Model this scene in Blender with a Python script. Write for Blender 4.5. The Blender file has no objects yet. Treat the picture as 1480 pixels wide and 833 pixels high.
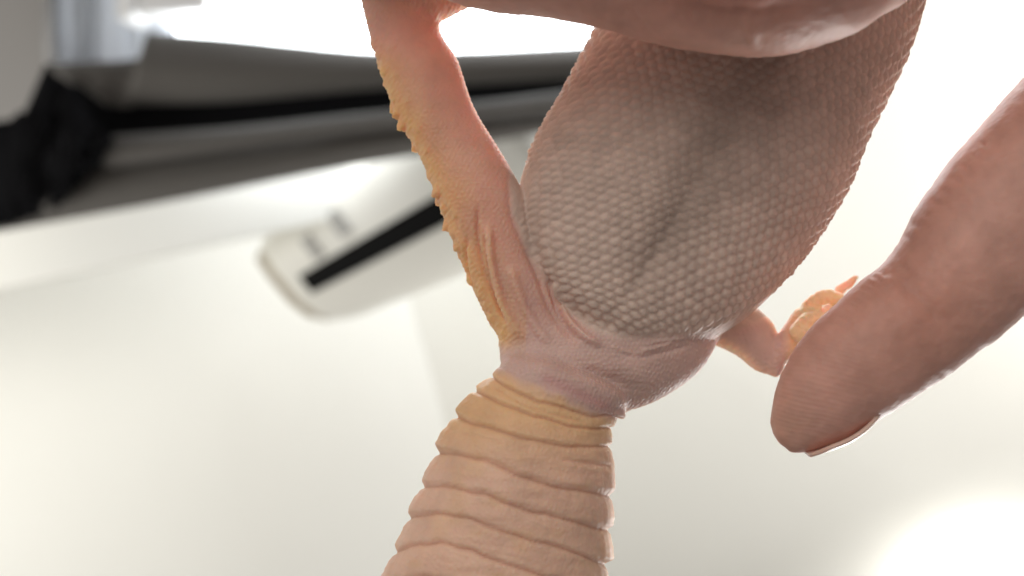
import bpy, bmesh, math, random, time
import numpy as np
from mathutils import Vector, Matrix, kdtree
T0 = time.time()
rng = np.random.default_rng(7)
random.seed(7)
sc = bpy.context.scene
COL = sc.collection

# ------------------------------------------------------------------ camera, world, lamps, exposure
TAN = 0.6375                      # half width of the view at unit distance
cam_d = bpy.data.cameras.new("camera")
cam_d.sensor_width = 36.0
cam_d.lens = 18.0 / TAN
cam_d.clip_start = 0.004
cam_d.clip_end = 60.0
cam_d.dof.use_dof = True
cam_d.dof.focus_distance = 0.0825
cam_d.dof.aperture_fstop = 16.0
cam = bpy.data.objects.new("camera", cam_d)
cam.rotation_euler = (math.radians(90), 0, 0)      # looks along +Y, +Z up
COL.objects.link(cam)
sc.camera = cam

world = bpy.data.worlds.new("World")
sc.world = world
world.use_nodes = True
bg = world.node_tree.nodes["Background"]
bg.inputs[0].default_value = (1.0, 0.94, 0.89, 1)
bg.inputs[1].default_value = 0.19

sc.view_settings.view_transform = 'Standard'
sc.view_settings.look = 'None'
sc.view_settings.exposure = 0.0
sc.view_settings.gamma = 1.0
sc.view_settings.use_curve_mapping = False
sc.render.engine = 'CYCLES'
sc.cycles.max_bounces = 8
sc.cycles.use_denoising = True


def at(px, py, y):
    """pixel of the 1480x833 photograph and a distance -> point in metres"""
    return np.array([(px - 740.0) / 740.0 * TAN * y, y, -(py - 416.5) / 740.0 * TAN * y])


def to_px(co):
    k = 740.0 / TAN
    return 740.0 + co[:, 0] / co[:, 1] * k, 416.5 - co[:, 2] / co[:, 1] * k


MPP = TAN / 740.0                 # metres per pixel at unit distance


def area(name, loc, target, size, size_y, power, color):
    d = bpy.data.lights.new(name, 'AREA')
    d.shape = 'RECTANGLE'
    d.size, d.size_y, d.energy, d.color = size, size_y, power, color
    o = bpy.data.objects.new(name, d)
    o.location = loc
    o.rotation_euler = (Vector(target) - Vector(loc)).to_track_quat('-Z', 'Y').to_euler()
    COL.objects.link(o)
    return o


# the dim room behind the camera: soft light from above
area("room_light", (-0.28, -0.50, 0.48), (0.0, 0.085, 0.0), 0.7, 0.7, 3.0, (1.0, 0.93, 0.85))
# added lamp beyond the right edge, brightening the right of the wall
area("wall_fill_right", (1.65, 0.95, 0.5), (1.30, 2.0, 0.48), 0.9, 1.2, 25.5, (1.0, 0.985, 0.96))
# added lamp on the left, brightening the far wall and the air conditioner
area("wall_fill_left", (-1.55, 0.6, -0.35), (-0.85, 1.9, -0.3), 0.8, 1.0, 17.0, (1.0, 0.985, 0.93))
# added rim lamp helping the window: thin bright edges on finger and leg
area("rim_lamp_top", (0.55, 1.0, 0.85), (0.03, 0.085, 0.0), 0.5, 0.3, 10.0, (0.96, 0.98, 1.0))
# added lamp low on the right, beyond the hand: the bright edge along the finger
area("low_light_right", (1.0, 1.12, -0.95), (0.05, 0.08, -0.01), 0.5, 0.5, 12.0, (1.0, 0.99, 0.97))

# ------------------------------------------------------------------ helpers


def link_mesh(name, me, parent=None, mat=None):
    o = bpy.data.objects.new(name, me)
    COL.objects.link(o)
    if parent:
        o.parent = parent
    if mat:
        me.materials.clear()
        me.materials.append(mat)
    return o


def tag(o, label=None, cat=None, kind=None, group=None):
    if label:
        o['label'] = label
    if cat:
        o['category'] = cat
    if kind:
        o['kind'] = kind
    if group:
        o['group'] = group
    return o


def empty(name, loc):
    o = bpy.data.objects.new(name, None)
    o.location = tuple(loc)
    o.empty_display_size = 0.01
    COL.objects.link(o)
    return o


def pyd(name, verts, faces, smooth=True):
    me = bpy.data.meshes.new(name)
    me.from_pydata([tuple(v) for v in verts], [], faces)
    me.update()
    if smooth:
        me.polygons.foreach_set('use_smooth', [True] * len(me.polygons))
    return me


def sstep(a, b, x):
    t = np.clip((x - a) / (b - a), 0, 1)
    return t * t * (3 - 2 * t)


def catmull(P, n):
    """P (k,m) -> n samples per span"""
    P = np.asarray(P, float)
    Q = np.vstack([2 * P[0] - P[1], P, 2 * P[-1] - P[-2]])
    out = []
    for i in range(1, len(Q) - 2):
        for j in range(n):
            t = j / n
            a, b, c, d = Q[i - 1], Q[i], Q[i + 1], Q[i + 2]
            out.append(0.5 * ((2 * b) + (c - a) * t + (2 * a - 5 * b + 4 * c - d) * t * t + (3 * b - a - 3 * c + d) * t ** 3))
    out.append(Q[-2])
    return np.array(out)


def loft(stations, span=5, seg=40, cap0=0.8, cap1=0.8, power=2.0, perp=True):
    """stations: (centre xyz, width vector xyz (half width), half depth) -> verts, faces; ellipse sections, round ends"""
    S = np.array([list(c) + list(w) + [d] for c, w, d in stations], float)
    S = catmull(S, span)
    C, W, D = S[:, :3], S[:, 3:6], S[:, 6]
    T = np.gradient(C, axis=0)
    T /= np.linalg.norm(T, axis=1)[:, None]
    hw = np.linalg.norm(W, axis=1)
    if perp:
        W = W - T * (W * T).sum(1)[:, None]
    W /= np.linalg.norm(W, axis=1)[:, None]
    N = np.cross(W, T)
    rows = []

    def cap(i, sgn, f):
        r = []
        for a in np.linspace(0, math.pi / 2, 7)[1:]:
            c, s = math.cos(a), math.sin(a)
            r.append((C[i] + T[i] * sgn * s * f * min(hw[i], D[i] * 1.4), W[i], N[i], max(hw[i] * c, 1e-6), max(D[i] * c, 1e-6)))
        return r
    if cap0:
        rows += cap(0, -1, cap0)[::-1]
    for i in range(len(C)):
        rows.append((C[i], W[i], N[i], hw[i], D[i]))
    if cap1:
        rows += cap(len(C) - 1, 1, cap1)
    th = np.linspace(0, 2 * math.pi, seg, endpoint=False)
    cs, sn = np.cos(th), np.sin(th)
    if power != 2.0:
        cs = np.sign(cs) * np.abs(cs) ** (2 / power)
        sn = np.sign(sn) * np.abs(sn) ** (2 / power)
    V = [c + np.outer(cs * h, w) + np.outer(sn * d, n) for c, w, n, h, d in rows]
    V = np.vstack(V)
    F = []
    m = len(rows)
    for i in range(m - 1):
        for j in range(seg):
            k = (j + 1) % seg
            F.append((i * seg + j, i * seg + k, (i + 1) * seg + k, (i + 1) * seg + j))
    F.append(tuple(range(seg))[::-1])
    F.append(tuple((m - 1) * seg + j for j in range(seg)))
    return V, F


def lr(L, R, y, dfac):
    """a section from its left and right outline points in the photograph"""
    a, b = at(L[0], L[1], y), at(R[0], R[1], y)
    w = (b - a) / 2
    return ((a + b) / 2, w, np.linalg.norm(w) * dfac)


def rnd(px, py, y, r, wdir=(1, 0, 0), dfac=1.0):
    w = np.array(wdir, float)
    w = w / np.linalg.norm(w) * r
    return (at(px, py, y), w, r * dfac)


def fuse(name, lofts, voxel, smooth_iter=3):
    """one continuous skin over overlapping closed lofts"""
    V, F, off = [], [], 0
    for v, f in lofts:
        V.append(v)
        F += [tuple(i + off for i in q) for q in f]
        off += len(v)
    me = pyd(name + "_cage", np.vstack(V), F)
    bm = bmesh.new()
    bm.from_mesh(me)
    bmesh.ops.recalc_face_normals(bm, faces=bm.faces)
    bm.to_mesh(me)
    bm.free()
    o = bpy.data.objects.new(name + "_cage", me)
    COL.objects.link(o)
    m = o.modifiers.new("r", 'REMESH')
    m.mode = 'VOXEL'
    m.voxel_size = voxel
    m.adaptivity = 0
    dg = bpy.context.evaluated_depsgraph_get()
    new = bpy.data.meshes.new_from_object(o.evaluated_get(dg))
    bpy.data.objects.remove(o)
    bpy.data.meshes.remove(me)
    new.name = name
    return new


class Skin:
    """numpy view of a mesh: coordinates, normals, smoothing, displacement"""

    def __init__(self, me):
        self.me = me
        n = len(me.vertices)
        co = np.empty(n * 3)
        me.vertices.foreach_get('co', co)
        self.co = co.reshape(-1, 3)
        e = np.empty(len(me.edges) * 2, int)
        me.edges.foreach_get('vertices', e)
        self.e = e.reshape(-1, 2)
        self.deg = np.bincount(self.e.ravel(), minlength=n).astype(float)[:, None]
        self.flush()

    def flush(self):
        self.me.vertices.foreach_set('co', self.co.ravel())
        self.me.update()
        no = np.empty(len(self.co) * 3)
        self.me.vertices.foreach_get('normal', no)
        self.no = no.reshape(-1, 3)

    def avg(self, f):
        out = np.empty_like(f)
        for k in range(f.shape[1]):
            out[:, k] = (np.bincount(self.e[:, 0], f[self.e[:, 1], k], len(f)) + np.bincount(self.e[:, 1], f[self.e[:, 0], k], len(f)))
        return out / self.deg

    def smooth(self, it, lam=0.5, mask=None):
        for _ in range(it):
            d = (self.avg(self.co) - self.co) * lam
            self.co += d if mask is None else d * mask[:, None]
        self.flush()

    def push(self, h):
        self.co += self.no * h[:, None]
        self.flush()

    def color(self, name, rgb, alpha):
        a = self.me.color_attributes.new(name, 'FLOAT_COLOR', 'POINT')
        c = np.ones((len(self.co), 4))
        c[:, :3] = np.clip(rgb, 0, 1)
        c[:, 3] = np.clip(alpha, 0, 1)
        a.data.foreach_set('color', c.ravel())


def seg_dist(px, py, poly):
    """distance in pixels to a polyline, signed by side, and the run along it 0..1"""
    P = catmull(np.array(poly, float), 6)
    best = np.full(len(px), 1e9)
    side = np.zeros(len(px))
    run = np.zeros(len(px))
    L = np.concatenate([[0], np.cumsum(np.linalg.norm(np.diff(P, axis=0), axis=1))])
    for i in range(len(P) - 1):
        a, b = P[i], P[i + 1]
        d = b - a
        l2 = d @ d
        t = np.clip(((px - a[0]) * d[0] + (py - a[1]) * d[1]) / l2, 0, 1)
        dx, dy = px - a[0] - t * d[0], py - a[1] - t * d[1]
        q = np.hypot(dx, dy)
        m = q < best
        best[m] = q[m]
        side[m] = np.sign(d[0] * dy - d[1] * dx)[m]
        run[m] = ((L[i] + t * math.sqrt(l2)) / L[-1])[m]
    return best, side, run


def in_poly(px, py, poly):
    """signed distance in pixels, positive inside"""
    P = np.array(poly, float)
    inside = np.zeros(len(px), bool)
    best = np.full(len(px), 1e9)
    for i in range(len(P)):
        a, b = P[i], P[(i + 1) % len(P)]
        c = ((a[1] > py) != (b[1] > py))
        with np.errstate(divide='ignore', invalid='ignore'):
            xx = (b[0] - a[0]) * (py - a[1]) / (b[1] - a[1]) + a[0]
        inside ^= c & (px < xx)
        d = b - a
        t = np.clip(((px - a[0]) * d[0] + (py - a[1]) * d[1]) / (d @ d), 0, 1)
        best = np.minimum(best, np.hypot(px - a[0] - t * d[0], py - a[1] - t * d[1]))
    return np.where(inside, best, -best)


def hashn(i, j, k):
    s = np.sin(i * 127.1 + j * 311.7 + k * 74.7) * 43758.5453
    return s - np.floor(s)


def vnoise(x, y, seed=0.0):
    xi, yi = np.floor(x), np.floor(y)
    fx, fy = x - xi, y - yi
    fx, fy = fx * fx * (3 - 2 * fx), fy * fy * (3 - 2 * fy)
    a, b = hashn(xi, yi, seed), hashn(xi + 1, yi, seed)
    c, d = hashn(xi, yi + 1, seed), hashn(xi + 1, yi + 1, seed)
    return (a * (1 - fx) + b * fx) * (1 - fy) + (c * (1 - fx) + d * fx) * fy


def hexcells(u, v, jit, seed=0.0):
    """jittered hexagon lattice of unit pitch: edge distance, offset from the cell centre, cell value"""
    ry = 0.8660254
    r0 = np.round(v / ry)
    D1 = np.full(len(u), 1e9)
    D2 = np.full(len(u), 1e9)
    cx, cy, val = np.zeros(len(u)), np.zeros(len(u)), np.zeros(len(u))
    c1x, c1y, c2x, c2y = [np.zeros(len(u)) for _ in range(4)]
    for dr in (-2, -1, 0, 1, 2):
        r = r0 + dr
        off = 0.5 * (np.mod(r, 2))
        q0 = np.round(u - off)
        for dq in (-1, 0, 1):
            q = q0 + dq
            x = q + off + (hashn(q, r, seed) - 0.5) * jit
            y = r * ry + (hashn(q, r, seed + 5) - 0.5) * jit
            d = (u - x) ** 2 + (v - y) ** 2
            m1 = d < D1
            m2 = (~m1) & (d < D2)
            D2 = np.where(m1, D1, np.where(m2, d, D2))
            c2x = np.where(m1, c1x, np.where(m2, x, c2x))
            c2y = np.where(m1, c1y, np.where(m2, y, c2y))
            D1 = np.where(m1, d, D1)
            c1x = np.where(m1, x, c1x)
            c1y = np.where(m1, y, c1y)
            val = np.where(m1, hashn(q, r, seed + 9), val)
    edge = (D2 - D1) / (2 * np.maximum(np.hypot(c2x - c1x, c2y - c1y), 1e-6))
    return edge, u - c1x, v - c1y, val


# ------------------------------------------------------------------ materials


def nodes(name):
    m = bpy.data.materials.new(name)
    m.use_nodes = True
    nt = m.node_tree
    return m, nt, nt.nodes, nt.links, nt.nodes["Principled BSDF"]


def plain(name, rgb, rough=0.6, var=0.06, scale=30.0, bump=0.0, **kw):
    m, nt, N, L, b = nodes(name)
    tc = N.new('ShaderNodeTexCoord')
    nz = N.new('ShaderNodeTexNoise')
    nz.inputs['Scale'].default_value = scale
    nz.inputs['Detail'].default_value = 4
    L.new(tc.outputs['Object'], nz.inputs['Vector'])
    r = N.new('ShaderNodeValToRGB')
    r.color_ramp.elements[0].color = (*[c * (1 - var) for c in rgb], 1)
    r.color_ramp.elements[1].color = (*[min(1, c * (1 + var)) for c in rgb], 1)
    L.new(nz.outputs['Fac'], r.inputs['Fac'])
    L.new(r.outputs['Color'], b.inputs['Base Color'])
    b.inputs['Roughness'].default_value = rough
    for k, v in kw.items():
        b.inputs[k].default_value = v
    if bump:
        bp = N.new('ShaderNodeBump')
        bp.inputs['Strength'].default_value = bump
        bp.inputs['Distance'].default_value = 0.002
        L.new(nz.outputs['Fac'], bp.inputs['Height'])
        L.new(bp.outputs['Normal'], b.inputs['Normal'])
    return m


def emit(name, rgb, s):
    m = bpy.data.materials.new(name)
    m.use_nodes = True
    nt = m.node_tree
    nt.nodes.clear()
    e = nt.nodes.new('ShaderNodeEmission')
    e.inputs[0].default_value = (*rgb, 1)
    e.inputs[1].default_value = s
    o = nt.nodes.new('ShaderNodeOutputMaterial')
    nt.links.new(e.outputs[0], o.inputs[0])
    return m


def skin_mat(name, sss=0.5, radius=(1.0, 0.45, 0.25), sscale=0.0016, rough=0.5, grain=2300.0, gdist=0.00010, gstr=0.5, finger=False, attr='skin_color'):
    m, nt, N, L, b = nodes(name)
    at_ = N.new('ShaderNodeVertexColor')
    at_.layer_name = attr
    tc = N.new('ShaderNodeTexCoord')
    nz = N.new('ShaderNodeTexNoise')
    nz.inputs['Scale'].default_value = 420.0
    nz.inputs['Detail'].default_value = 5
    L.new(tc.outputs['Object'], nz.inputs['Vector'])
    mp = N.new('ShaderNodeMapRange')
    mp.inputs['To Min'].default_value = 0.84
    mp.inputs['To Max'].default_value = 1.16
    L.new(nz.outputs['Fac'], mp.inputs['Value'])
    mx = N.new('ShaderNodeVectorMath')
    mx.operation = 'SCALE'
    L.new(at_.outputs['Color'], mx.inputs[0])
    L.new(mp.outputs['Result'], mx.inputs['Scale'])
    L.new(mx.outputs['Vector'], b.inputs['Base Color'])
    L.new(at_.outputs['Alpha'], b.inputs['Subsurface Weight'])
    b.inputs['Subsurface Radius'].default_value = radius
    b.inputs['Subsurface Scale'].default_value = sscale
    b.inputs['Roughness'].default_value = rough
    vo = N.new('ShaderNodeTexVoronoi')
    vo.inputs['Scale'].default_value = grain
    vo.feature = 'SMOOTH_F1'
    vo.inputs['Smoothness'].default_value = 0.4
    L.new(tc.outputs['Object'], vo.inputs['Vector'])
    inv = N.new('ShaderNodeMath')
    inv.operation = 'SUBTRACT'
    inv.inputs[0].default_value = 1.0
    L.new(vo.outputs['Distance'], inv.inputs[1])
    bp = N.new('ShaderNodeBump')
    bp.inputs['Strength'].default_value = gstr
    bp.inputs['Distance'].default_value = gdist
    L.new(inv.outputs['Value'], bp.inputs['Height'])
    last = bp
    if finger:
        # papillary ridges and fine skin lines
        ma = N.new('ShaderNodeMapping')
        ma.inputs['Rotation'].default_value = (0, math.radians(-12), 0)
        L.new(tc.outputs['Object'], ma.inputs['Vector'])
        wv = N.new('ShaderNodeTexWave')
        wv.wave_type = 'BANDS'
        wv.bands_direction = 'Z'
        wv.inputs['Scale'].default_value = 700.0
        wv.inputs['Distortion'].default_value = 9.0
        wv.inputs['Detail'].default_value = 1.0
        wv.inputs['Detail Scale'].default_value = 0.25
        L.new(ma.outputs['Vector'], wv.inputs['Vector'])
        b2 = N.new('ShaderNodeBump')
        ra = N.new('ShaderNodeVertexColor')
        ra.layer_name = 'ridges'
        L.new(ra.outputs['Color'], b2.inputs['Strength'])
        b2.inputs['Distance'].default_value = 0.00006
        L.new(wv.outputs['Fac'], b2.inputs['Height'])
        L.new(bp.outputs['Normal'], b2.inputs['Normal'])
        last = b2
    L.new(last.outputs['Normal'], b.inputs['Normal'])
    return m


M_gecko = skin_mat('gecko_skin', sss=0.75, radius=(1.0, 0.5, 0.26), sscale=0.0015, rough=0.56)
M_hand = skin_mat('human_skin', sss=0.45, radius=(1.0, 0.38, 0.2), sscale=0.0018, rough=0.52, grain=1500.0, gdist=0.00008, gstr=0.5, finger=True)
M_hand.node_tree.nodes['Principled BSDF'].inputs['Specular IOR Level'].default_value = 0.4
M_nail = plain('nail', (0.74, 0.52, 0.45), 0.2, 0.05, 900.0)
M_nail.node_tree.nodes["Principled BSDF"].inputs['Subsurface Weight'].default_value = 0.5
M_nail.node_tree.nodes["Principled BSDF"].inputs['Subsurface Radius'].default_value = (1, .5, .3)
M_nail.node_tree.nodes["Principled BSDF"].inputs['Subsurface Scale'].default_value = 0.001
M_wall = plain('matt_white_paint', (0.82, 0.81, 0.76), 0.85, 0.015, 6.0)
M_wall_shaded = plain('matt_white_paint_shaded', (0.79, 0.775, 0.715), 0.85, 0.015, 6.0)  # same wall paint, darkened for the shaded side of the corner
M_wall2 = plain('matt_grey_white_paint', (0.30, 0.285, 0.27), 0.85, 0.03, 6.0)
M_ac = plain('cream_plastic', (0.80, 0.785, 0.72), 0.45, 0.01, 4.0)
M_black = plain('black_plastic', (0.006, 0.006, 0.006), 0.8, 0.1, 20.0)
M_black.node_tree.nodes['Principled BSDF'].inputs['Specular IOR Level'].default_value = 0.1
M_shade = plain('cream_plastic_shaded', (0.42, 0.37, 0.29), 0.6, 0.05, 20.0)  # case plastic with the shade of its end side put into the colour
M_mark = plain('grey_print', (0.38, 0.37, 0.345), 0.5, 0.05, 20.0)
M_cloth = plain('dark_grey_cloth', (0.115, 0.107, 0.098), 0.95, 0.12, 160.0, 0.4)
M_cloth2 = plain('black_cloth_and_gap_shade', (0.010, 0.010, 0.011), 0.95, 0.15, 160.0, 0.4)
M_cloth2.node_tree.nodes['Principled BSDF'].inputs['Specular IOR Level'].default_value = 0.0
M_frame = plain('white_window_frame', (0.78, 0.78, 0.78), 0.35, 0.02, 10.0)
M_net = plain('net_curtain', (0.74, 0.76, 0.80), 0.9, 0.03, 25.0)
_nt = M_net.node_tree
_tr = _nt.nodes.new('ShaderNodeBsdfTranslucent')
_tr.inputs[0].default_value = (0.74, 0.77, 0.82, 1)
_ms = _nt.nodes.new('ShaderNodeMixShader')
_ms.inputs[0].default_value = 0.6
_nt.links.new(_nt.nodes['Principled BSDF'].outputs[0], _ms.inputs[1])
_nt.links.new(_tr.outputs[0], _ms.inputs[2])
_nt.links.new(_ms.outputs[0], _nt.nodes['Material Output'].inputs[0])
M_glow = emit('daylight_window', (0.93, 0.97, 1.0), 9.0)
M_lamp = emit('lamp_diffuser', (1.0, 0.985, 0.95), 14.0)

# ------------------------------------------------------------------ the room behind, far out of focus


def slab(name, quad, thick, mat, parent=None, bev=0.0):
    """a plate: four corner points, thickened away from the camera"""
    q = [np.array(p, float) for p in quad]
    n = np.cross(q[1] - q[0], q[3] - q[0])
    n /= np.linalg.norm(n)
    if n[1] < 0:
        n = -n
    V = q + [p + n * thick for p in q]
    F = [(0, 1, 2, 3), (7, 6, 5, 4), (0, 4, 5, 1), (1, 5, 6, 2), (2, 6, 7, 3), (3, 7, 4, 0)]
    me = pyd(name, V, F, False)
    bm = bmesh.new()
    bm.from_mesh(me)
    bmesh.ops.recalc_face_normals(bm, faces=bm.faces)
    if bev:
        bmesh.ops.bevel(bm, geom=bm.edges[:], offset=bev, segments=3, affect='EDGES', profile=0.5)
    bm.to_mesh(me)
    bm.free()
    if bev:
        me.polygons.foreach_set('use_smooth', [True] * len(me.polygons))
    return link_mesh(name, me, parent, mat)


# two plates meet in a shallow corner behind the gecko's tail
c_top, c_bot = at(520, 180, 1.95), at(900, 1500, 1.95)
tag(slab('ceiling', [at(-900, 60, 1.62), c_top, c_bot, at(-900, 1600, 1.5)], 0.05, M_wall), kind='structure')
tag(slab('wall', [c_top + np.array([0.0006, 0, 0]), at(2300, -700, 1.45), at(2500, 1500, 1.45), c_bot + np.array([0.0006, 0, 0])], 0.05, M_wall_shaded), kind='structure')

tag(slab('wall_over_window', [at(-700, 120, 1.25), at(640, 100, 1.40), at(560, 300, 1.40), at(-700, 565, 1.25)], 0.03, M_wall), kind='structure')

# round lit lamp low on the right
_n = np.cross(c_bot - c_top, at(2500, 1500, 1.45) - c_top)
_n /= np.linalg.norm(_n)
_d = at(1490, 935, 1.0)
lp = _d * ((c_top @ _n) / (_d @ _n)) * 0.985
lamp = empty('ceiling_lamp', lp)
tag(lamp, "glowing round white lamp at the bottom right of the white backdrop", "lamp")


def disc_lathe(profile, seg=48):
    V, F = [], []
    for r, y in profile:
        for j in range(seg):
            a = 2 * math.pi * j / seg
            V.append((r * math.cos(a), y, r * math.sin(a)))
    for i in range(len(profile) - 1):
        for j in range(seg):
            k = (j + 1) % seg
            F.append((i * seg + j, (i + 1) * seg + j, (i + 1) * seg + k, i * seg + k))
    F.append(tuple(range(seg)))
    F.append(tuple((len(profile) - 1) * seg + j for j in range(seg))[::-1])
    return V, F


RL = 0.225
link_mesh('diffuser', pyd('diffuser', *disc_lathe([(0.004, -0.05), (RL * .5, -0.047), (RL * .8, -0.036), (RL * .95, -0.018), (RL, 0.0), (RL * .95, 0.012)])), lamp, M_lamp)
link_mesh('base', pyd('base', *disc_lathe([(RL * .85, 0.013), (RL * .86, 0.02), (RL * .86, 0.06), (RL * 0.8, 0.07)])), lamp, M_frame)

# air conditioner: a long case running up to the right and towards us
ac = empty('air_conditioner', at(440, 400, 1.45))
tag(ac, "cream air conditioner with a long black slot, mounted below the dark blind", "air conditioner")
aco = np.array(ac.location)


def acp(u, v, w=0.0):
    """u along the case, v across its front (0 upper, 1 lower), w out of the front"""
    y0, y1 = 1.48, 1.22
    tl, bl = at(366, 354, y0), at(470, 484, y0)
    tr, br = at(700, 95, y1), at(880, 325, y1)
    p = (tl * (1 - v) + bl * v) * (1 - u) + (tr * (1 - v) + br * v) * u
    e1 = (tr + br - tl - bl)
    e2 = (bl + br - tl - tr)
    n = np.cross(e2, e1)
    n /= np.linalg.norm(n)
    if n[1] > 0:
        n = -n
    return p + n * w - aco


prof = [(0.0, -0.17), (0.0, -0.02), (0.06, 0.0), (0.3, 0.006), (0.62, 0.004), (0.82, -0.012), (0.94, -0.045), (1.0, -0.10), (1.0, -0.17)]
us = np.concatenate([[0.0, 0.008, 0.02], np.linspace(0.04, 1, 14)])
V, F = [], []
for i, u in enumerate(us):
    k = 1.0 if u > 0.015 else (0.955 if u == 0 else 0.99)
    for v, w in prof:
        V.append(acp(u, 0.5 + (v - 0.5) * k, w if w < -0.1 else w - (1 - k) * 0.2))
n_ = len(prof)
for i in range(len(us) - 1):
    for j in range(n_ - 1):
        F.append((i * n_ + j, i * n_ + j + 1, (i + 1) * n_ + j + 1, (i + 1) * n_ + j))
    F.append((i * n_ + n_ - 1, i * n_, (i + 1) * n_, (i + 1) * n_ + n_ - 1))
F.append(tuple(range(n_))[::-1])
F.append(tuple((len(us) - 1) * n_ + j for j in range(n_)))
link_mesh('case', pyd('case', V, F), ac, M_ac)


V, F = [], []
for u in (-0.075, -0.045, -0.012, -0.003):
    k = 0.93 if u < -0.06 else (0.98 if u < -0.02 else 1.0)
    for v, w in prof:
        V.append(acp(u, 0.5 + (v - 0.5) * k, w - 0.03))
for i in range(3):
    for j in range(n_ - 1):
        F.append((i * n_ + j, i * n_ + j + 1, (i + 1) * n_ + j + 1, (i + 1) * n_ + j))
F.append(tuple(range(n_))[::-1])
F.append(tuple(3 * n_ + j for j in range(n_)))
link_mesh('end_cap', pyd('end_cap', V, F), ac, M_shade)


def ac_plate(name, u0, u1, v0, v1, w, mat, t=0.012):
    a = [acp(u0, v0, w), acp(u1, v0, w), acp(u1, v1, w), acp(u0, v1, w)]
    b = [acp(u0, v0, w - t), acp(u1, v0, w - t), acp(u1, v1, w - t), acp(u0, v1, w - t)]
    me = pyd(name, a + b, [(0, 1, 2, 3), (7, 6, 5, 4), (0, 4, 5, 1), (1, 5, 6, 2), (2, 6, 7, 3), (3, 7, 4, 0)], False)
    return link_mesh(name, me, ac, mat)


ac_plate('air_slot', 0.075, 0.66, 0.44, 0.62, 0.009, M_black)
ac_plate('display', 0.17, 0.21, 0.20, 0.40, 0.010, M_mark)
ac_plate('display', 0.30, 0.35, 0.16, 0.36, 0.010, M_mark)

# window above, with the folded dark blind in front of it
win = empty('window', at(560, 0, 1.25))
tag(win, "bright daylit window with white frame above the dark grey blind", "window")
wo = np.array(win.location)


def wslab(name, quad, thick, mat, bev=0.0):
    o = slab(name, [np.array(p) - wo for p in quad], thick, mat, win, bev)
    return o


wslab('pane', [at(255, -420, 1.27), at(890, -420, 1.27), at(890, 160, 1.27), at(255, 160, 1.27)], 0.01, M_glow)
wslab('frame', [at(168, -430, 1.22), at(196, -430, 1.22), at(192, 26, 1.22), at(166, 26, 1.22)], 0.05, M_frame, 0.004)
wslab('frame', [at(198, -25, 1.22), at(300, -22, 1.22), at(300, 14, 1.22), at(198, 20, 1.22)], 0.04, M_frame, 0.004)
wslab('frame', [at(905, -430, 1.22), at(960, -430, 1.22), at(960, 160, 1.22), at(905, 160, 1.22)], 0.05, M_frame, 0.004)

tag(slab('wall_beside_window', [at(-900, -900, 1.10), at(40, -900, 1.24), at(70, 300, 1.24), at(-900, 300, 1.10)], 0.04, M_wall2), kind='structure')

# net curtain: a rippled sheet
V, F = [], []
nu, nv = 60, 4
for j in range(nv + 1):
    for i in range(nu + 1):
        u, v = i / nu, j / nv
        p = at(40 + 225 * u, -430 + 570 * v, 1.31 + 0.006 * math.sin(u * 21) + 0.003 * math.sin(u * 47 + 1))
        V.append(p)
for j in range(nv):
    for i in range(nu):
        a = j * (nu + 1) + i
        F.append((a, a + 1, a + nu + 2, a + nu + 1))
me = pyd('curtain', V, F)
o = link_mesh('curtain', me, None, M_net)
so = o.modifiers.new('t', 'SOLIDIFY')
so.thickness = 0.003
tag(o, "pale grey curtain hanging at the left of the bright window", "curtain")

blind = empty('window_blind', at(480, 160, 1.05))
tag(blind, "dark grey folded cloth blind with black gaps, upper left under the window", "blind")
bo = np.array(blind.location)


def fold(name, top, bot, y, bulge, mat, thick=0.012, rough=0.0):
    """a hanging fold of thick cloth between an upper and a lower edge (pixel polylines), bellied towards us"""
    n, m = 40, 8
    Tp = catmull(np.array(top, float), 12)
    Bp = catmull(np.array(bot, float), 12)
    ti, bi = np.linspace(0, 1, len(Tp)), np.linspace(0, 1, len(Bp))
    V, F = [], []
    for j in range(m + 1):
        v = j / m
        for i in range(n + 1):
            u = i / n
            a = np.array([np.interp(u, ti, Tp[:, 0]), np.interp(u, ti, Tp[:, 1])])
            b = np.array([np.interp(u, bi, Bp[:, 0]), np.interp(u, bi, Bp[:, 1])])
            p = a * (1 - v) + b * v
            yy = y - bulge * math.sin(math.pi * v) + 0.004 * math.sin(u * 9 + v * 2)
            q = rough * (rng.random(3) - 0.5) * (1, 0.6, 1)
            V.append(at(p[0], p[1], yy) - bo + q)
    for j in range(m):
        for i in range(n):
            a = j * (n + 1) + i
            F.append((a, a + n + 1, a + n + 2, a + 1))
    ob = link_mesh(name, pyd(name, V, F), blind, mat)
    s = ob.modifiers.new('t', 'SOLIDIFY')
    s.thickness = thick
    s.offset = -1
    return ob


fold('upper_fold', [(212, 46), (330, 54), (540, 74), (700, 72), (900, 62)], [(180, 152), (330, 148), (540, 130), (700, 122), (900, 110)], 1.04, 0.03, M_cloth)
fold('corner_flap', [(72, 92), (120, 90), (170, 88), (212, 84)], [(135, 138), (150, 150), (170, 155), (186, 156)], 1.05, 0.015, M_cloth)
fold('gap_shade', [(66, 92), (150, 94), (330, 130), (560, 110), (900, 96)], [(-40, 335), (240, 284), (480, 238), (700, 200), (900, 165)], 1.085, 0.0, M_cloth2)  # black sheet standing in for the shade in the gaps between folds
fold('lower_fold', [(132, 198), (330, 184), (520, 164), (700, 146), (900, 122)], [(150, 250), (330, 222), (520, 196), (700, 176), (900, 156)], 1.04, 0.03, M_cloth)
fold('hem_fold', [(120, 240), (330, 216), (520, 191), (700, 171), (900, 150)], [(-20, 338), (240, 292), (480, 246), (700, 208), (900, 172)], 1.05, 0.02, M_cloth)
fold('gathered_end', [(-60, 198), (10, 172), (70, 152), (125, 172)], [(-60, 340), (10, 328), (70, 300), (135, 240)], 1.035, 0.02, M_cloth2, rough=0.007)
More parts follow.
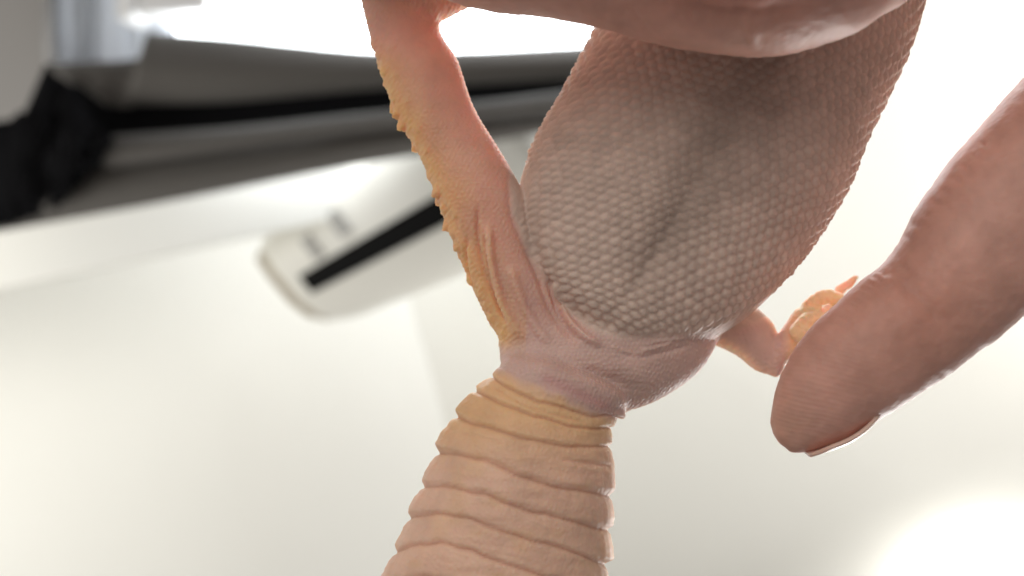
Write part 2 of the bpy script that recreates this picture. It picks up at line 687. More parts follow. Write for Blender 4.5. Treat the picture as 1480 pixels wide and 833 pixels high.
fold('gathered_end', [(72, 110), (95, 120), (130, 165), (150, 192)], [(70, 300), (100, 280), (125, 255), (142, 225)], 1.02, 0.02, M_cloth2, rough=0.006)

# ------------------------------------------------------------------ the gecko: one continuous skin
YT = 0.0885
SH = (0.0, 0.0)
trunk = [
    lr((1060, -470), (1290, -400), 0.090, 0.7),
    lr((1000, -370), (1330, -290), 0.090, 0.66),
    lr((950, -240), (1346, -114), YT, 0.58),
    lr((905, -90), (1316, 56), YT, 0.54),
    lr((866, 25), (1254, 194), YT, 0.54),
    lr((822, 115), (1208, 300), YT, 0.52),
    lr((770, 210), (1128, 410), YT, 0.52),
    lr((748, 290), (1050, 478), YT + .0005, 0.54),
    lr((765, 375), (970, 505), YT + .0006, 0.72),
    lr((812, 445), (915, 512), YT + .0008, 1.05),
]
head = [lr((1090, -500), (1270, -440), 0.090, 0.85), lr((1090, -580), (1340, -540), 0.090, 0.6), lr((1120, -690), (1360, -660), 0.090, 0.55), lr((1190, -800), (1330, -780), 0.090, 0.5)]
pelvis = [lr((745, 405), (1052, 465), 0.0920, 0.42), lr((722, 455), (1040, 488), 0.0902, 0.44), lr((722, 500), (1012, 535), 0.0886, 0.50), lr((726, 532), (955, 574), 0.0871, 0.60),
          lr((742, 540), (900, 590), 0.0862, 0.68)]
tail = [lr((728, 520), (905, 588), 0.0862, 0.72), lr((712, 545), (886, 609), 0.0858, 0.72), lr((682, 572), (880, 632), 0.0856, 0.72), lr((660, 605), (880, 660), 0.0854, 0.72),
        lr((640, 640), (881, 690), 0.0852, 0.72), lr((618, 690), (881, 728), 0.085, 0.72), lr((598, 735), (878, 775), 0.0848, 0.72), lr((578, 785), (874, 822), 0.0846, 0.72),
        lr((558, 838), (868, 872), 0.0845, 0.72), lr((530, 920), (852, 950), 0.0845, 0.72), lr((520, 1040), (815, 1060), 0.0845, 0.72), lr((540, 1180), (760, 1190), 0.0845, 0.72),
        lr((575, 1310), (690, 1315), 0.0845, 0.75), lr((610, 1400), (650, 1402), 0.0845, 0.8)]
legl = [lr((510, -75), (640, -60), 0.090, 0.62), lr((516, -30), (634, -5), 0.0895, 0.60), lr((533, 45), (636, 45), 0.089, 0.58), lr((550, 100), (661, 88), 0.0885, 0.58), lr((572, 165), (684, 155), 0.088, 0.58),
        lr((610, 232), (720, 215), 0.0875, 0.60), lr((638, 305), (752, 270), 0.087, 0.60), lr((664, 372), (772, 335), 0.087, 0.58), lr((694, 440), (800, 400), 0.0872, 0.58),
        lr((722, 492), (835, 455), 0.0876, 0.6), lr((735, 520), (860, 500), 0.088, 0.62)]
shinl = [rnd(585, -16, 0.0895, 0.0032), rnd(625, -2, 0.0888, 0.0026), rnd(660, -6, 0.0880, 0.0017), rnd(690, -14, 0.0876, 0.0012)]
legr = [rnd(1000, 440, 0.0935, 0.0038, (.6, 0, .8)), rnd(1050, 463, 0.0932, 0.0033, (.6, 0, .8)), lr((1062, 512), (1112, 462), 0.0925, 0.8), lr((1092, 535), (1124, 487), 0.092, 0.8), lr((1114, 542), (1130, 515), 0.0915, 0.9)]
footr = [rnd(1116, 525, 0.0915, 0.0012), rnd(1130, 505, 0.0912, 0.0013), rnd(1150, 478, 0.0908, 0.0013), rnd(1164, 462, 0.0905, 0.0015), rnd(1178, 456, 0.0900, 0.0012)]


def toe(pts, r0, r1, y0, y1):
    n = len(pts)
    return [rnd(p[0], p[1], y0 + (y1 - y0) * i / (n - 1), r0 + (r1 - r0) * i / (n - 1), (0.5, 0, 0.8)) for i, p in enumerate(pts)]


toes = [toe([(1156, 482), (1170, 466), (1186, 463), (1199, 470), (1208, 484)], 0.0012, 0.0008, 0.0892, 0.0878),
        toe([(1162, 468), (1170, 447), (1184, 433), (1202, 430), (1218, 440), (1228, 456)], 0.00095, 0.0008, 0.0908, 0.0895),
        toe([(1176, 470), (1196, 456), (1212, 446), (1226, 448)], 0.0013, 0.0011, 0.0945, 0.0945),
        toe([(1190, 452), (1206, 430), (1219, 415), (1228, 411), (1236, 402)], 0.0006, 0.00036, 0.0955, 0.0950)]
arms = []
lofts = [loft(trunk, cap0=0.5, cap1=0.7, perp=False), loft(head, perp=False), loft(pelvis, cap0=0.6, cap1=0.12, perp=False), loft(tail, cap0=0.3, perp=False), loft(legl, cap0=.8, cap1=0.8, perp=False), loft(shinl), loft(legr, cap0=.6, perp=False), loft(footr)]
lofts += [loft(t, seg=20) for t in toes]
me = fuse('gecko', lofts, 0.00017)
G = Skin(me)
print('gecko verts', len(G.co), time.time() - T0)
px, py = to_px(G.co)
toe_mask = sstep(1120, 1140, px) * (py > 380) * (G.co[:, 1] > 0.087)
G.smooth(6, 0.5, 1 - 0.95 * toe_mask)
# soften the joints between trunk, pelvis, leg and tail
px, py = to_px(G.co)
jm = np.exp(-(((px - 800) / 110) ** 2 + ((py - 520) / 60) ** 2)) + np.exp(-(((px - 640) / 40) ** 2 + ((py - 20) / 50) ** 2)) + np.exp(-(((px - 970) / 90) ** 2 + ((py - 510) / 40) ** 2))
jm = np.clip(jm, 0, 1)
G.smooth(40, 0.5, jm)
G.smooth(110, 0.5, np.exp(-(((px - 772) / 42) ** 2 + ((py - 455) / 36) ** 2)))
px, py = to_px(G.co)
view = G.co / np.linalg.norm(G.co, axis=1)[:, None]
front = sstep(-0.05, 0.35, -(G.no * view).sum(1))
facing = -(G.no * view).sum(1)

belly_poly = [(840, -400), (850, -90), (820, 30), (775, 115), (735, 205), (734, 260), (738, 310), (762, 368), (790, 412), (818, 452), (852, 476), (892, 490), (955, 492), (1048, 484),
              (1130, 455), (1230, 360), (1300, 225), (1340, 110), (1385, 0), (1460, -200), (1340, -420)]
bd = in_poly(px, py, belly_poly)
on_trunk = np.ones(len(px))
# which tube a vertex lies nearest to: compare with the left leg's axis
belly = sstep(-6, 8, bd) * (1 - 0.6 * sstep(472, 496, py) * sstep(830, 860, px))
cl = catmull(np.array([list(s[0]) for s in trunk]), 24)
hwm = catmull(np.array([[np.linalg.norm(s[1])] for s in trunk]), 24)[:, 0]
leg_cl = catmull(np.array([list(s[0]) for s in legl]), 12)


def nearest(P, Cc):
    bi = np.zeros(len(P), int)
    bdist = np.full(len(P), 1e9)
    for i in range(len(Cc)):
        d = ((P - Cc[i]) ** 2).sum(1)
        m = d < bdist
        bdist[m] = d[m]
        bi[m] = i
    return np.sqrt(bdist), bi


dl, il = nearest(G.co, leg_cl)
legw = (1 - sstep(0.0045, 0.0062, dl)) * (bd < 4)
# trunk coordinates: s along the axis, a along the girth
ax = at(880, 500, YT) - at(1110, -20, YT)
axis_len = np.linalg.norm(ax)
ax /= axis_len
side = np.cross(ax, np.array([0, 1.0, 0]))
side /= np.linalg.norm(side)
if side[0] < 0:
    side = -side
o0 = at(1110, -20, YT)
rel = G.co - o0
s_ = rel @ ax
ctr = np.array([(c - o0) @ ax for c in cl])
order = np.argsort(ctr)
cside = np.interp(s_, ctr[order], ((cl - o0) @ side)[order])
R_ = np.maximum(np.interp(s_, ctr[order], hwm[order]), 0.0105)
lat = rel @ side - cside
dep = -(G.co[:, 1] - YT) / 0.70
th = np.arcsin(np.clip(lat / R_, -1, 1))
th = np.where(G.co[:, 1] < YT + 0.001, th, np.pi - th)
tt = np.linspace(-0.5 * np.pi, 1.5 * np.pi, 800)
arc = np.concatenate([[0], np.cumsum(np.hypot(np.cos(tt[:-1]), 0.53 * np.sin(tt[:-1])) * (tt[1] - tt[0]))])
a_ = (np.interp(th, tt, arc) - np.interp(0.0, tt, arc)) * R_
PITCH = 0.00126
lw = vnoise(s_ / 0.006, a_ / 0.006, 3.0) - 0.5
lw2 = vnoise(s_ / 0.006, a_ / 0.006, 8.0) - 0.5
PITCH_ = PITCH
u = (a_ + lw * 0.0010) / PITCH
v = (s_ + lw2 * 0.0010 - 0.004 * (1 - np.cos(th))) / (PITCH * 0.80)
edge, ox, oy, val = hexcells(u, v, 0.24, 1.0)
dome = sstep(0.0, 0.40, edge)
scale_h = dome * 0.00011 + dome * (0.5 + oy) * 0.00015 + (val - 0.5) * 0.00004
fade_mid = 1 - 0.45 * np.exp(-((px - 1060) / 120) ** 2 - ((py - 140) / 160) ** 2)
latw = np.maximum(sstep(225, 255, py) * (px < 830), sstep(390, 450, py))
latok = 1 - latw * np.where(lat < 0, sstep(0.82, 0.95, np.abs(lat) / R_), sstep(0.94, 1.0, np.abs(lat) / R_))
scale_h *= latok
H = scale_h * belly * fade_mid * sstep(0, 12, bd) * np.where((py > 235) & (py < 470) & (px < 830), sstep(0.05, 0.5, facing), 1.0) * (1 + (0.7 * vnoise(s_ / 0.004, a_ / 0.004, 81.0)) * (1 - sstep(0.15, 0.6, facing)))

# --- the rim where the belly plates stop and soft skin begins
rim_left = np.exp(-(np.clip(-bd, 0, 99) / 6) ** 2 - (np.clip(bd, 0, 99) / 4) ** 2) * front
H += -0.00022 * rim_left * sstep(240, 300, py) * (1 - sstep(815, 850, px))
# belly midline crease
dm, sm, rm = seg_dist(px, py, [(1105, 60), (1060, 170), (1000, 275), (965, 335), (930, 395), (890, 452), (870, 480)])
crease = front * belly
H += -0.00045 * crease * np.exp(-(dm / np.where(sm > 0, 34, 20)) ** 2) * sstep(0.02, 0.4, rm) * (1 - sstep(0.7, 1.0, rm))
H += -0.00016 * crease * np.exp(-(dm / 8) ** 2) * sstep(0.35, 0.6, rm) * (1 - sstep(0.95, 1.0, rm))


def ridge(poly, w, h, asym=1.0, taper=0.15):
    d, s, r = seg_dist(px, py, poly)
    ww = np.where(s > 0, w * asym, w)
    return h * np.exp(-(d / ww) ** 2) * sstep(0, taper, r) * (1 - sstep(1 - taper, 1, r)) * front


soft = 1 - belly
H += ridge([(706, 318), (708, 345), (712, 382), (719, 412), (730, 446), (746, 473), (764, 494)], 4, 0.00062, 2.4)
H += ridge([(700, 330), (702, 365), (706, 392), (712, 420), (722, 450), (738, 478)], 3.2, -0.00045)
H += ridge([(800, 405), (808, 425), (815, 448), (828, 470), (848, 488), (872, 502)], 4.5, 0.00066)
H += ridge([(790, 395), (800, 430), (808, 455), (824, 480), (842, 496)], 3.5, -0.0005)
H += ridge([(690, 290), (690, 345), (700, 395), (714, 430), (735, 472)], 3.5, -0.00045)
H += ridge([(676, 335), (673, 382), (688, 440), (712, 478)], 3, -0.0004)
H += ridge([(736, 380), (748, 420), (762, 452), (782, 482), (800, 500)], 6, 0.0004)
H += ridge([(758, 345), (776, 395), (792, 440), (812, 474), (836, 500)], 5, -0.00036)
H += ridge([(918, 501), (951, 493), (980, 489), (1005, 486)], 3.0, 0.00018, 1.0, 0.35)
H += ridge([(924, 508), (952, 501), (974, 494)], 2.4, 0.00022)
H += ridge([(895, 512), (930, 516), (965, 508), (1000, 498)], 3.0, -0.00020)
H += ridge([(880, 500), (905, 508), (925, 520)], 2.5, 0.00018)
H += ridge([(770, 560), (800, 568), (840, 580), (880, 594)], 7, 0.0002)
# little wrinkles near the vent
wr = vnoise(px / 16 + py / 30, py / 5.5 - px / 40, 4.0) - 0.5
vent = np.exp(-((px - 840) / 90) ** 2 - ((py - 535) / 40) ** 2) * front
H += wr * vent * 0.00012
# long skin folds running down the thigh
fl = vnoise((px - 0.62 * py) / 9.0, (py + px * 0.3) / 70.0, 6.0) - 0.5
thigh = np.exp(-((px - (610 + 0.3 * (py - 230))) / 60) ** 2) * sstep(250, 330, py) * (1 - sstep(480, 510, py)) * front * soft
H += fl * thigh * 0.00042

# --- tail rings: grooves followed from one side to the other
grooves = [
    [(700, 505), (748, 530), (796, 552), (844, 572), (880, 586), (910, 590)],
    [(700, 512), (748, 540), (796, 561), (844, 581), (880, 596), (910, 600)],
    [(690, 536), (708, 544), (748, 566), (780, 582), (850, 600), (900, 602)],
    [(670, 560), (690, 568), (720, 580), (772, 600), (820, 617), (885, 620)],
    [(640, 600), (662, 606), (712, 620), (764, 636), (820, 646), (885, 646)],
    [(620, 655), (640, 656), (682, 660), (732, 680), (796, 704), (885, 720)],
    [(600, 706), (618, 703), (642, 702), (700, 716), (764, 738), (852, 762), (885, 770)],
    [(580, 755), (598, 747), (632, 742), (672, 748), (752, 776), (836, 802), (880, 818)],
    [(555, 808), (578, 796), (608, 787), (652, 787), (720, 810), (780, 830), (875, 862)],
]
for k in range(1, 9):
    g = grooves[8]
    grooves.append([(x - 12 * k + (k * k) * 2.0, yv + 50 * k) for x, yv in g])
GY = np.array([np.interp(px, [p[0] for p in g], [p[1] for p in g]) for g in grooves])
wob = (vnoise(px / 22, py / 60, 2.0) - 0.5) * 5
pyw = py + wob
idx = (pyw[None, :] >= GY).sum(0)
tail_m = (idx >= 2) & (py > 500) & (py < 1300)
i0 = np.clip(idx - 1, 0, len(grooves) - 1)
i1 = np.clip(idx, 0, len(grooves) - 1)
ar = np.arange(len(px))
y0_, y1_ = GY[i0, ar], GY[i1, ar]
fr = np.clip((pyw - y0_) / np.maximum(y1_ - y0_, 4), 0, 1)
wid = np.maximum(y1_ - y0_, 4)
tailw = sstep(0, 8, pyw - GY[1]) * (py < 1300) * (px < 925)
prof_r = (0.25 + 0.75 * np.sin(np.clip(fr * 1.12, 0, 1) * math.pi / 2)) * (1 - sstep(0.80, 1.0, fr)) * sstep(0.0, 0.14, fr) * (0.75 + 0.5 * vnoise(px / 60 + 13 * i0, i0 * 7.3, 61.0))
edge_side = sstep(0.75, 0.25, facing) if False else (1 - sstep(0.25, 0.75, facing))
amp = np.clip(wid / 48, 0.3, 1.0) * (0.00025 + 0.00030 * edge_side)
tooth = 0.55 + 0.9 * vnoise(G.co[:, 1] / 0.0016 + 31 * i0, px * 0.01, 5.0)
H += tailw * prof_r * amp * (1 + (tooth - 1) * edge_side)
H += -0.00012 * tailw * np.exp(-(np.minimum(fr, 1 - fr) * wid / 3.0) ** 2)
H += tailw * (vnoise(px / 34 + py / 200, pyw / 6.5 - px / 30, 71.0) - 0.5) * 0.00009 + tailw * (vnoise(px / 7, py / 5, 11.0) - 0.5) * 0.00005 + tailw * (vnoise(px / 26 - py / 40, py / 12, 12.0) - 0.5) * 0.00016
# extra short grooves on the first rings
H += ridge([(810, 664), (850, 670), (885, 674)], 3, -0.00022) + ridge([(660, 628), (690, 632), (730, 642)], 3, -0.00012)
H += ridge([(760, 585), (800, 600), (850, 612)], 2.5, -0.00014) + ridge([(712, 556), (740, 575), (770, 590)], 2.5, -0.00014)
# ragged lip at the tail base on the right
H += 0.0007 * np.exp(-((px - 898) / 10) ** 2 - ((py - 598) / 5) ** 2)
G.push(H)

# --- pointed tubercles down the outer side of the thigh and on the back
px, py = to_px(G.co)
leg_left = [(s[0] - s[1]) for s in legl]
edgec = catmull(np.array([(522, 0), (535, 60), (550, 110), (570, 165), (600, 215), (630, 270), (645, 335), (668, 385), (690, 440), (722, 490)], float), 20)
dE, sE, rE = seg_dist(px, py, [(522, 0), (535, 60), (550, 110), (570, 165), (600, 215), (630, 270), (645, 335), (668, 385), (690, 440), (722, 490)])
cand = np.where((dE < 44) & (py > 60) & (py < 500) & (px < 735) & (G.no[:, 0] < 0.25) & (facing < 0.86))[0]
rng.shuffle(cand)
picked, pp = [], []
for i in cand[:9000]:
    p = G.co[i]
    need = (0.0012 + 0.0014 * rng.random()) * (1.0 if facing[i] < 0.5 else 1.7)
    if all(((p - q) ** 2).sum() > need * need for q in pp[-400:]):
        picked.append(i)
        pp.append(p.copy())
kd = kdtree.KDTree(len(pp))
amps = []
for k, p in enumerate(pp):
    kd.insert(p, k)
    amps.append((0.00016 + 0.00044 * rng.random() ** 1.3) * (1.35 if facing[picked[k]] < 0.45 else 0.45))
kd.balance()
H = np.zeros(len(px))
near = np.where((dE < 56) & (py > 30) & (py < 520) & (px < 760))[0]
for i in near:
    co, k, d = kd.find(G.co[i])
    H[i] = amps[k] * (1.0 - 0.55 * min(1.0, max(0.0, (py[i] - 300) / 100))) * max(0.0, 1 - d / 0.00078) ** 1.1
# tubercles lean towards the hip
G.co += (G.no * 0.85 + np.array([-0.15, 0.0, -0.45])) * H[:, None]
G.flush()
# fine granular skin, coarse enough to break every outline
ang = np.arctan2(G.co[:, 0] - 0.0, G.co[:, 1] - 0.09)
gu = (G.co[:, 0] + 0.6 * G.co[:, 1]) / 0.00052
gv = (G.co[:, 2] + 0.6 * G.co[:, 1]) / 0.00052
e2, _, _, v2 = hexcells(gu, gv, 0.5, 3.0)
G.push(sstep(0.0, 0.3, e2) * 0.00009 * (1 - 0.9 * belly) * (1 - 0.6 * tailw) * (1 - 0.5 * toe_mask))
# toe pads: rounded lamellae
px, py = to_px(G.co)
tm = sstep(1150, 1160, px) * (py > 395) * (py < 500) * (G.co[:, 1] > 0.086)
G.push(tm * 0.00012 * (vnoise(px / 5.0, py / 5.0, 21.0) - 0.5) * 2)
print('gecko shaped', time.time() - T0)

# pigment: belly, soft skin, orange back; then a darker stripe down the belly
px, py = to_px(G.co)
dorsal = sstep(-0.05, -0.6, facing) if False else (1 - sstep(-0.35, 0.25, facing))


def mix(c, col, w):
    return c * (1 - w[:, None]) + np.array(col)[None, :] * w[:, None]


C = np.tile(np.array([0.70, 0.485, 0.43]), (len(px), 1))                      # soft skin of the vent
C = mix(C, (0.71, 0.55, 0.47), belly)
low = belly * sstep(330, 470, py) * (px < 930)
C = mix(C, (0.75, 0.60, 0.51), low * 0.3)
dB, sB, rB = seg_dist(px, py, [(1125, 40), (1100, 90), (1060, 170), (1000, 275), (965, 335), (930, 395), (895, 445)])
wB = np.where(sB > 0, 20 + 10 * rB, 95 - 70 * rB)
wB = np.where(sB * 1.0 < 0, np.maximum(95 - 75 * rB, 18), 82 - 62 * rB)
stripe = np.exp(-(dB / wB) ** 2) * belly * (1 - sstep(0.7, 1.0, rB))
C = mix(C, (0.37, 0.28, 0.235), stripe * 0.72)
red = belly * np.exp(-((px - 1140) / 90) ** 2 - ((py - 250) / 120) ** 2)
C = mix(C, (0.60, 0.42, 0.36), red * 0.4)
# leg
legm = (1 - belly) * sstep(-20, 20, 510 - py) * (px < 860)
inner = legm * (1 - sstep(430, 520, py))
C = mix(C, (0.90, 0.50, 0.395), inner * (1 - 0.5 * sstep(300, 420, py)))
dE, sE, rE = seg_dist(px, py, [(522, 0), (535, 60), (550, 110), (570, 165), (600, 215), (630, 270), (645, 335), (668, 385), (690, 440), (722, 490)])
orange = np.exp(-(dE / 40) ** 1.5) * sstep(40, 120, py) * (1 - sstep(480, 520, py)) * (px < 760)
C = mix(C, (0.93, 0.55, 0.25), np.clip(orange * (0.75 + 0.6 * vnoise(px / 25, py / 40, 51.0)), 0, 1) * 0.9)
C = mix(C, (0.78, 0.46, 0.35), (1 - sstep(-10, 70, py)) * (px < 700))
# tail
C = mix(C, (0.86, 0.55, 0.31), tailw * sstep(-4, 26, pyw - GY[1] + 14 * (vnoise(px / 18, py / 18, 44.0) - 0.5)))
C = mix(C, (0.86, 0.565, 0.43), tailw * sstep(590, 700, py) * 0.95)
mot = vnoise(px / 30, py / 22, 15.0)
C = mix(C, (0.82, 0.54, 0.30), tailw * sstep(0.55, 0.9, mot) * 0.3)
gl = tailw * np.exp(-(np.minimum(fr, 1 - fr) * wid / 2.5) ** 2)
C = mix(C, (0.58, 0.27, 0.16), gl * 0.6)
vr = np.exp(-(seg_dist(px, py, [(790, 548), (830, 566), (875, 588)])[0] / 9) ** 2) * front
C = mix(C, (0.60, 0.30, 0.29), vr * 0.6)
# right leg and toes
rl = sstep(0.0905, 0.0915, G.co[:, 1]) * (px > 1030) * (py > 430) * (bd < 6)
C = mix(C, (0.96, 0.64, 0.50), rl.astype(float))
C = mix(C, (0.92, 0.66, 0.42), sstep(1128, 1150, px) * (py > 380) * (bd < -6))
C = mix(C, (0.84, 0.66, 0.42), ((px > 1155) & (py < 460) & (py > 380) & (bd < -6)).astype(float) * 0.8)
C = mix(C, (0.95, 0.60, 0.48), sstep(0.0928, 0.0936, G.co[:, 1]) * (px > 1150) * (py > 380) * (py < 520) * (bd < -6))
# orange back
C = mix(C, (0.90, 0.56, 0.24), dorsal * (bd < 12) * (px > 560) * (1 - 0.4 * belly) * 0.75)
# individual scales differ slightly
C *= (1 + (val - 0.5) * 0.14 * belly)[:, None]
# thin pinkish skin between the plates, with shade along their edges painted in
seam = belly * (1 - sstep(0.0, 0.22, edge)) * sstep(0, 12, bd) * latok
C *= 1 - (seam * (1 + 1.2 * low))[:, None] * np.array([0.07, 0.10, 0.11])[None, :]
C *= (1 + (vnoise(px / 40, py / 40, 30.0) - 0.5) * 0.12)[:, None]
through = 0.45 + 0.5 * np.maximum(legm * (1 - sstep(400, 500, py)), np.maximum(rl.astype(float), ((px > 1125) & (bd < -6)).astype(float)))
through = through * (1 - 0.62 * belly)
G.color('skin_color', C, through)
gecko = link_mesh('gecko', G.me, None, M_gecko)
G.me.polygons.foreach_set('use_smooth', np.ones(len(G.me.polygons), bool))
tag(gecko, "pale gecko seen from below with scaly pinkish belly and ringed orange tail", "gecko")

# ------------------------------------------------------------------ the hand that holds it: one continuous skin
HN = 0.0785


def fin(pts):
    """pts: px, py, depth, radius in metres, flattening"""
    return [rnd(p[0], p[1], p[2], p[3], p[5] if len(p) > 5 else (0.62, 0, -0.78), p[4]) for p in pts]


index = [
    rnd(1180, -480, 0.116, 0.0105, (0.5, 0, 0.8)),
    rnd(1330, -350, 0.112, 0.0100, (0.5, 0, 0.8)),
    rnd(1590, -190, 0.099, 0.0088, (0.62, 0, 0.5)),
    rnd(1740, -60, 0.088, 0.0086, (0.8, 0, -0.3)),
    rnd(1690, 70, 0.0815, 0.0085, (0.76, 0, -0.6)),
    lr((1470, 130), (1612, 330), 0.0795, 0.86),
    lr((1392, 218), (1535, 400), 0.0785, 0.86),
    lr((1338, 292), (1466, 460), 0.0783, 0.86),
    lr((1290, 372), (1402, 512), 0.0785, 0.88),
    lr((1242, 408), (1350, 550), 0.0787, 0.88),
    lr((1198, 450), (1298, 585), 0.0789, 0.88),
    lr((1158, 497), (1252, 614), 0.0791, 0.86),
    lr((1132, 538), (1212, 640), 0.0793, 0.84),
    lr((1120, 572), (1180, 652), 0.0794, 0.80),
    lr((1114, 603), (1160, 655), 0.0795, 0.74),
]
thumb = [
    rnd(330, -620, 0.112, 0.0150, (0.3, 0, 1)),
    rnd(420, -400, 0.098, 0.0135, (0.3, 0, 1)),
    rnd(545, -245, 0.080, 0.0112, (0.1, 0, 1)),
    rnd(690, -151, 0.0735, 0.0096, (0, 0, 1)),
    rnd(800, -133, 0.0715, 0.0093, (-0.1, 0, 1)),
    rnd(900, -117, 0.0705, 0.0093, (-0.15, 0, 1)),
    rnd(1010, -92, 0.0700, 0.0095, (-0.15, 0, 1)),
    rnd(1100, -79, 0.0700, 0.0093, (0.02, 0, 1)),
    rnd(1180, -82, 0.0706, 0.0087, (0.2, 0, 1)),
    rnd(1240, -94, 0.0716, 0.0074, (0.35, 0, 1)),
]


def curl(base, pip, dip, tip, r):
    return [rnd(*base[0:3], r * 1.15, (0.5, 0, 0.8)), rnd(*((np.array(base) + np.array(pip)) / 2), r * 1.02, (0.5, 0, 0.8)), rnd(*pip, r * 1.04, (0.5, 0, 0.8)),
            rnd(*((np.array(pip) + np.array(dip)) / 2), r * 0.94, (0.3, 0, 0.8)), rnd(*dip, r * 0.92, (0.3, 0, 0.8)), rnd(*((np.array(dip) + np.array(tip)) / 2), r * 0.88, (0.3, 0, 0.8)), rnd(*tip, r * 0.72, (0.3, 0, 0.8))]


middle = curl((1180, -580, 0.114), (1640, -330, 0.100), (1590, -250, 0.076), (1430, -280, 0.066), 0.0086)
ring = curl((1080, -720, 0.114), (1520, -560, 0.102), (1560, -470, 0.076), (1400, -480, 0.066), 0.0082)
pinky = curl((960, -840, 0.116), (1360, -760, 0.108), (1430, -690, 0.084), (1310, -680, 0.072), 0.0072)
palm = [rnd(250, -1150, 0.125, 0.024, (0.55, 0, 0.83), 0.75), rnd(420, -900, 0.122, 0.030, (0.55, 0, 0.83), 0.62), rnd(640, -720, 0.120, 0.034, (0.55, 0, 0.83), 0.5),
        rnd(860, -620, 0.119, 0.034, (0.45, 0, 0.86), 0.45), rnd(1050, -560, 0.118, 0.030, (0.45, 0, 0.86), 0.42)]
palm[0] = (palm[0][0], palm[0][1], 0.019)
forearm = [rnd(-900, -2300, 0.14, 0.034, (0.6, 0, 0.8), 0.85), rnd(-300, -1700, 0.133, 0.030, (0.6, 0, 0.8), 0.85), rnd(200, -1180, 0.126, 0.025, (0.6, 0, 0.8), 0.75)]
hl = [loft(index, seg=48, cap0=.5, cap1=0.5, perp=False), loft(thumb, seg=48, cap0=.5, cap1=0.95), loft(middle), loft(ring), loft(pinky), loft(palm, seg=48), loft(forearm, seg=48)]
me = fuse('person', hl, 0.00036)
P = Skin(me)
print('hand verts', len(P.co), time.time() - T0)
P.smooth(8, 0.5)
px, py = to_px(P.co)
jm = np.clip(np.exp(-(((px - 1000) / 330) ** 2 + ((py + 560) / 260) ** 2)) + np.exp(-(((px - 430) / 200) ** 2 + ((py + 420) / 200) ** 2)), 0, 1)
P.smooth(50, 0.5, jm)
px, py = to_px(P.co)
view = P.co / np.linalg.norm(P.co, axis=1)[:, None]
facing = -(P.no * view).sum(1)
front = sstep(-0.2, 0.3, facing)
hx, hy = (px > 1000) & (py > 100), None


def hridge(poly, w, h, taper=0.2):
    d, s, r = seg_dist(px, py, poly)
    return h * np.exp(-(d / w) ** 2) * sstep(0, taper, r) * (1 - sstep(1 - taper, 1, r)) * front


H = np.zeros(len(px))
# the joint crease of the finger and its pads
H += hridge([(1262, 362), (1284, 384), (1310, 410), (1350, 450), (1390, 490)], 10, -0.00030, 0.35)
H += hridge([(1282, 352), (1302, 382), (1330, 408)], 7, -0.00016, 0.4)
for k in range(10):
    a = 0.55 + 0.10 * k
    c0 = np.array([1262 - 7.5 * k, 392 + 8.0 * k])
    c1 = c0 + np.array([20 + 2.0 * k, 10 + 1.2 * k])
    H += hridge([tuple(c0), tuple((c0 + c1) / 2 + np.array([2, -4])), tuple(c1)], 3.2, -0.00020, 0.4)
for k in range(9):
    c0 = np.array([1300 + 14 * k, 340 - 17 * k])
    c1 = c0 + np.array([20, 14])
    H += hridge([tuple(c0), tuple((c0 + c1) / 2 + np.array([1, -3])), tuple(c1)], 3.4, -0.00018, 0.4)
# uneven outline, soft swelling of the pads
H += (vnoise(px / 60, py / 60, 2.0) - 0.5) * 0.00035 * (px > 1080)
H += (vnoise(px / 9, py / 9, 5.0) - 0.5) * 0.00010
# crossing skin lines, strongest at the joint and along the edges
jt = 0.35 + np.exp(-((px - 1320) / 110) ** 2 - ((py - 400) / 110) ** 2)
lines = np.abs(vnoise((px * 0.72 + py * 0.69) / 60, (px * 0.69 - py * 0.72) / 8.0, 91.0) - 0.5) + np.abs(vnoise((px * 0.95 - py * 0.3) / 9.0, (px * 0.3 + py * 0.95) / 40, 92.0) - 0.5)
H += (np.clip(lines, 0, 0.5) - 0.3) * 0.00010 * sstep(0.05, 0.5, facing) * jt * (1 - np.exp(-((px - 1150) / 80) ** 2 - ((py - 590) / 70) ** 2))
# thumb: the pressed pad with its crease
H += hridge([(930, -20), (1000, 8), (1065, 20), (1130, 14), (1200, -10)], 14, -0.00045, 0.35)
H += hridge([(960, 30), (1040, 60), (1110, 70), (1190, 55)], 16, 0.0003, 0.35)
H += hridge([(1075, 22), (1085, 45), (1098, 66)], 6, 0.00022, 0.4)
P.push(H)
C = np.tile(np.array([0.67, 0.375, 0.305]), (len(px), 1))
C = mix(C, (0.54, 0.23, 0.17), np.exp(-((px - 1060) / 150) ** 2 - ((py + 5) / 42) ** 2) * 0.75)  # shaded side of the thumb painted in as darker, redder skin
C = mix(C, (0.62, 0.37, 0.29), np.exp(-((px - 1110) / 120) ** 2 - ((py - 62) / 22) ** 2) * 0.6)
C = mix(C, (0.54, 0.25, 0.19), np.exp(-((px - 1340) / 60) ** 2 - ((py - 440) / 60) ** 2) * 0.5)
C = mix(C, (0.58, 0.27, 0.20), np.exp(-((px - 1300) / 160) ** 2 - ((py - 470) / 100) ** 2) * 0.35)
tipm = np.exp(-((px - 1140) / 40) ** 2 - ((py - 620) / 50) ** 2)
C = mix(C, (0.66, 0.40, 0.31), tipm * 0.6)
C *= (1 + (vnoise(px / 50, py / 50, 9.0) - 0.5) * 0.16)[:, None]
C *= (1 + (vnoise(px / 12, py / 12, 19.0) - 0.5) * 0.08)[:, None]
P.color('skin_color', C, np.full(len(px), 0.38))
pad = np.exp(-((px - 1150) / 95) ** 2 - ((py - 580) / 90) ** 2)
P.color('ridges', np.repeat((0.03 + 0.22 * pad)[:, None], 3, 1), np.ones(len(px)))
P.me.polygons.foreach_set('use_smooth', np.ones(len(P.me.polygons), bool))
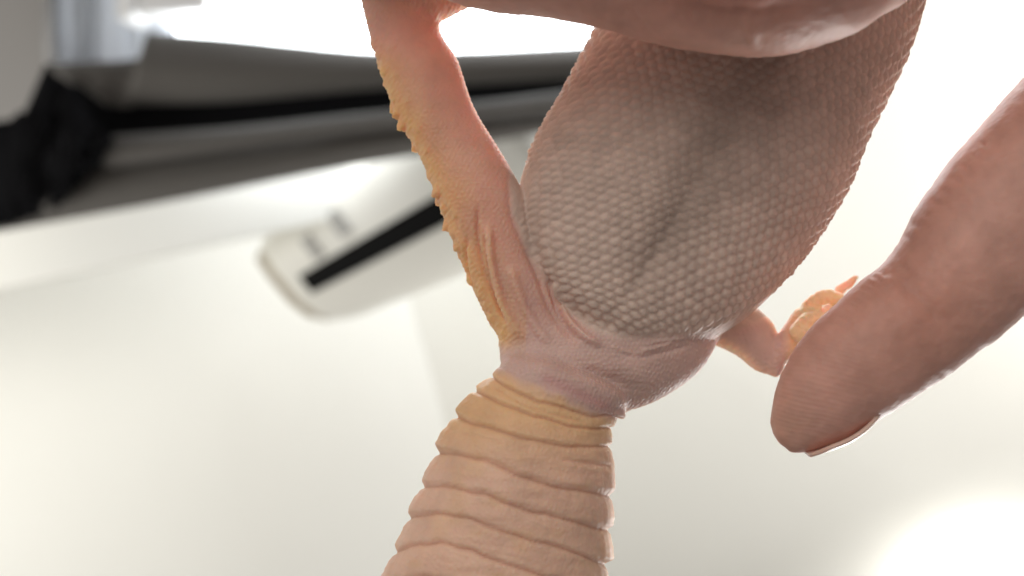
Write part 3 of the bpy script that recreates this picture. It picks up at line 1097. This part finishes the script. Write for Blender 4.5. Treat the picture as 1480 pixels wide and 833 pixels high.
person = link_mesh('person', P.me, None, M_hand)
tag(person, "bare hand holding the gecko, thumb over its belly and fingertip under its foot", "hand")


def nail(tip, root, out, r, span, proud=0.00035, thick=0.0004, arch=0.0006):
    """curved nail plate lying on the line tip-root of the finger; out is its normal; the root end dips under the skin"""
    tip, root = np.array(tip, float), np.array(root, float)
    axis = tip - root
    length = np.linalg.norm(axis)
    axis /= length
    out = np.array(out, float)
    out -= axis * (out @ axis)
    out /= np.linalg.norm(out)
    sd = np.cross(axis, out)
    nu, nv = 18, 16
    V, F = [], []
    for layer in (0, 1):
        for i in range(nu + 1):
            u = i / nu
            w = (1 - max(0, (u - 0.75) / 0.25) ** 2 * 0.45) * (0.3 + 0.7 * math.sin(min(1, u / 0.5) * math.pi / 2))
            lift = proud + arch * math.sin(math.pi * u ** 0.85) - 0.0024 * max(0, (0.75 - u) / 0.75) ** 2.2
            for j in range(nv + 1):
                a = (j / nv - 0.5) * span * w
                rr = r - thick * layer
                V.append(root + axis * u * length - out * (r - lift) + (out * math.cos(a) + sd * math.sin(a)) * rr)
    m = (nu + 1) * (nv + 1)
    for i in range(nu):
        for j in range(nv):
            a = i * (nv + 1) + j
            F.append((a, a + 1, a + nv + 2, a + nv + 1))
            F.append((m + a, m + a + nv + 1, m + a + nv + 2, m + a + 1))
    for i in range(nu):
        for j in (0, nv):
            a = i * (nv + 1) + j
            F.append((a, a + nv + 1, m + a + nv + 1, m + a))
    for j in range(nv):
        for i in (0, nu):
            a = i * (nv + 1) + j
            F.append((a, a + 1, m + a + 1, m + a))
    me = pyd('fingernail', V, F)
    bm = bmesh.new()
    bm.from_mesh(me)
    bmesh.ops.recalc_face_normals(bm, faces=bm.faces)
    bm.to_mesh(me)
    bm.free()
    return link_mesh('fingernail', me, person, M_nail)


nail(at(1163, 655, 0.0797), at(1290, 591, 0.0791), (0.48, 0.12, -0.86), 0.0062, math.radians(76), proud=0.0, arch=0.00058)
nail(at(1275, -92, 0.0668), at(1110, -150, 0.0640), (0.2, -0.5, 0.85), 0.0088, math.radians(80), proud=0.0002)
print('done', time.time() - T0)
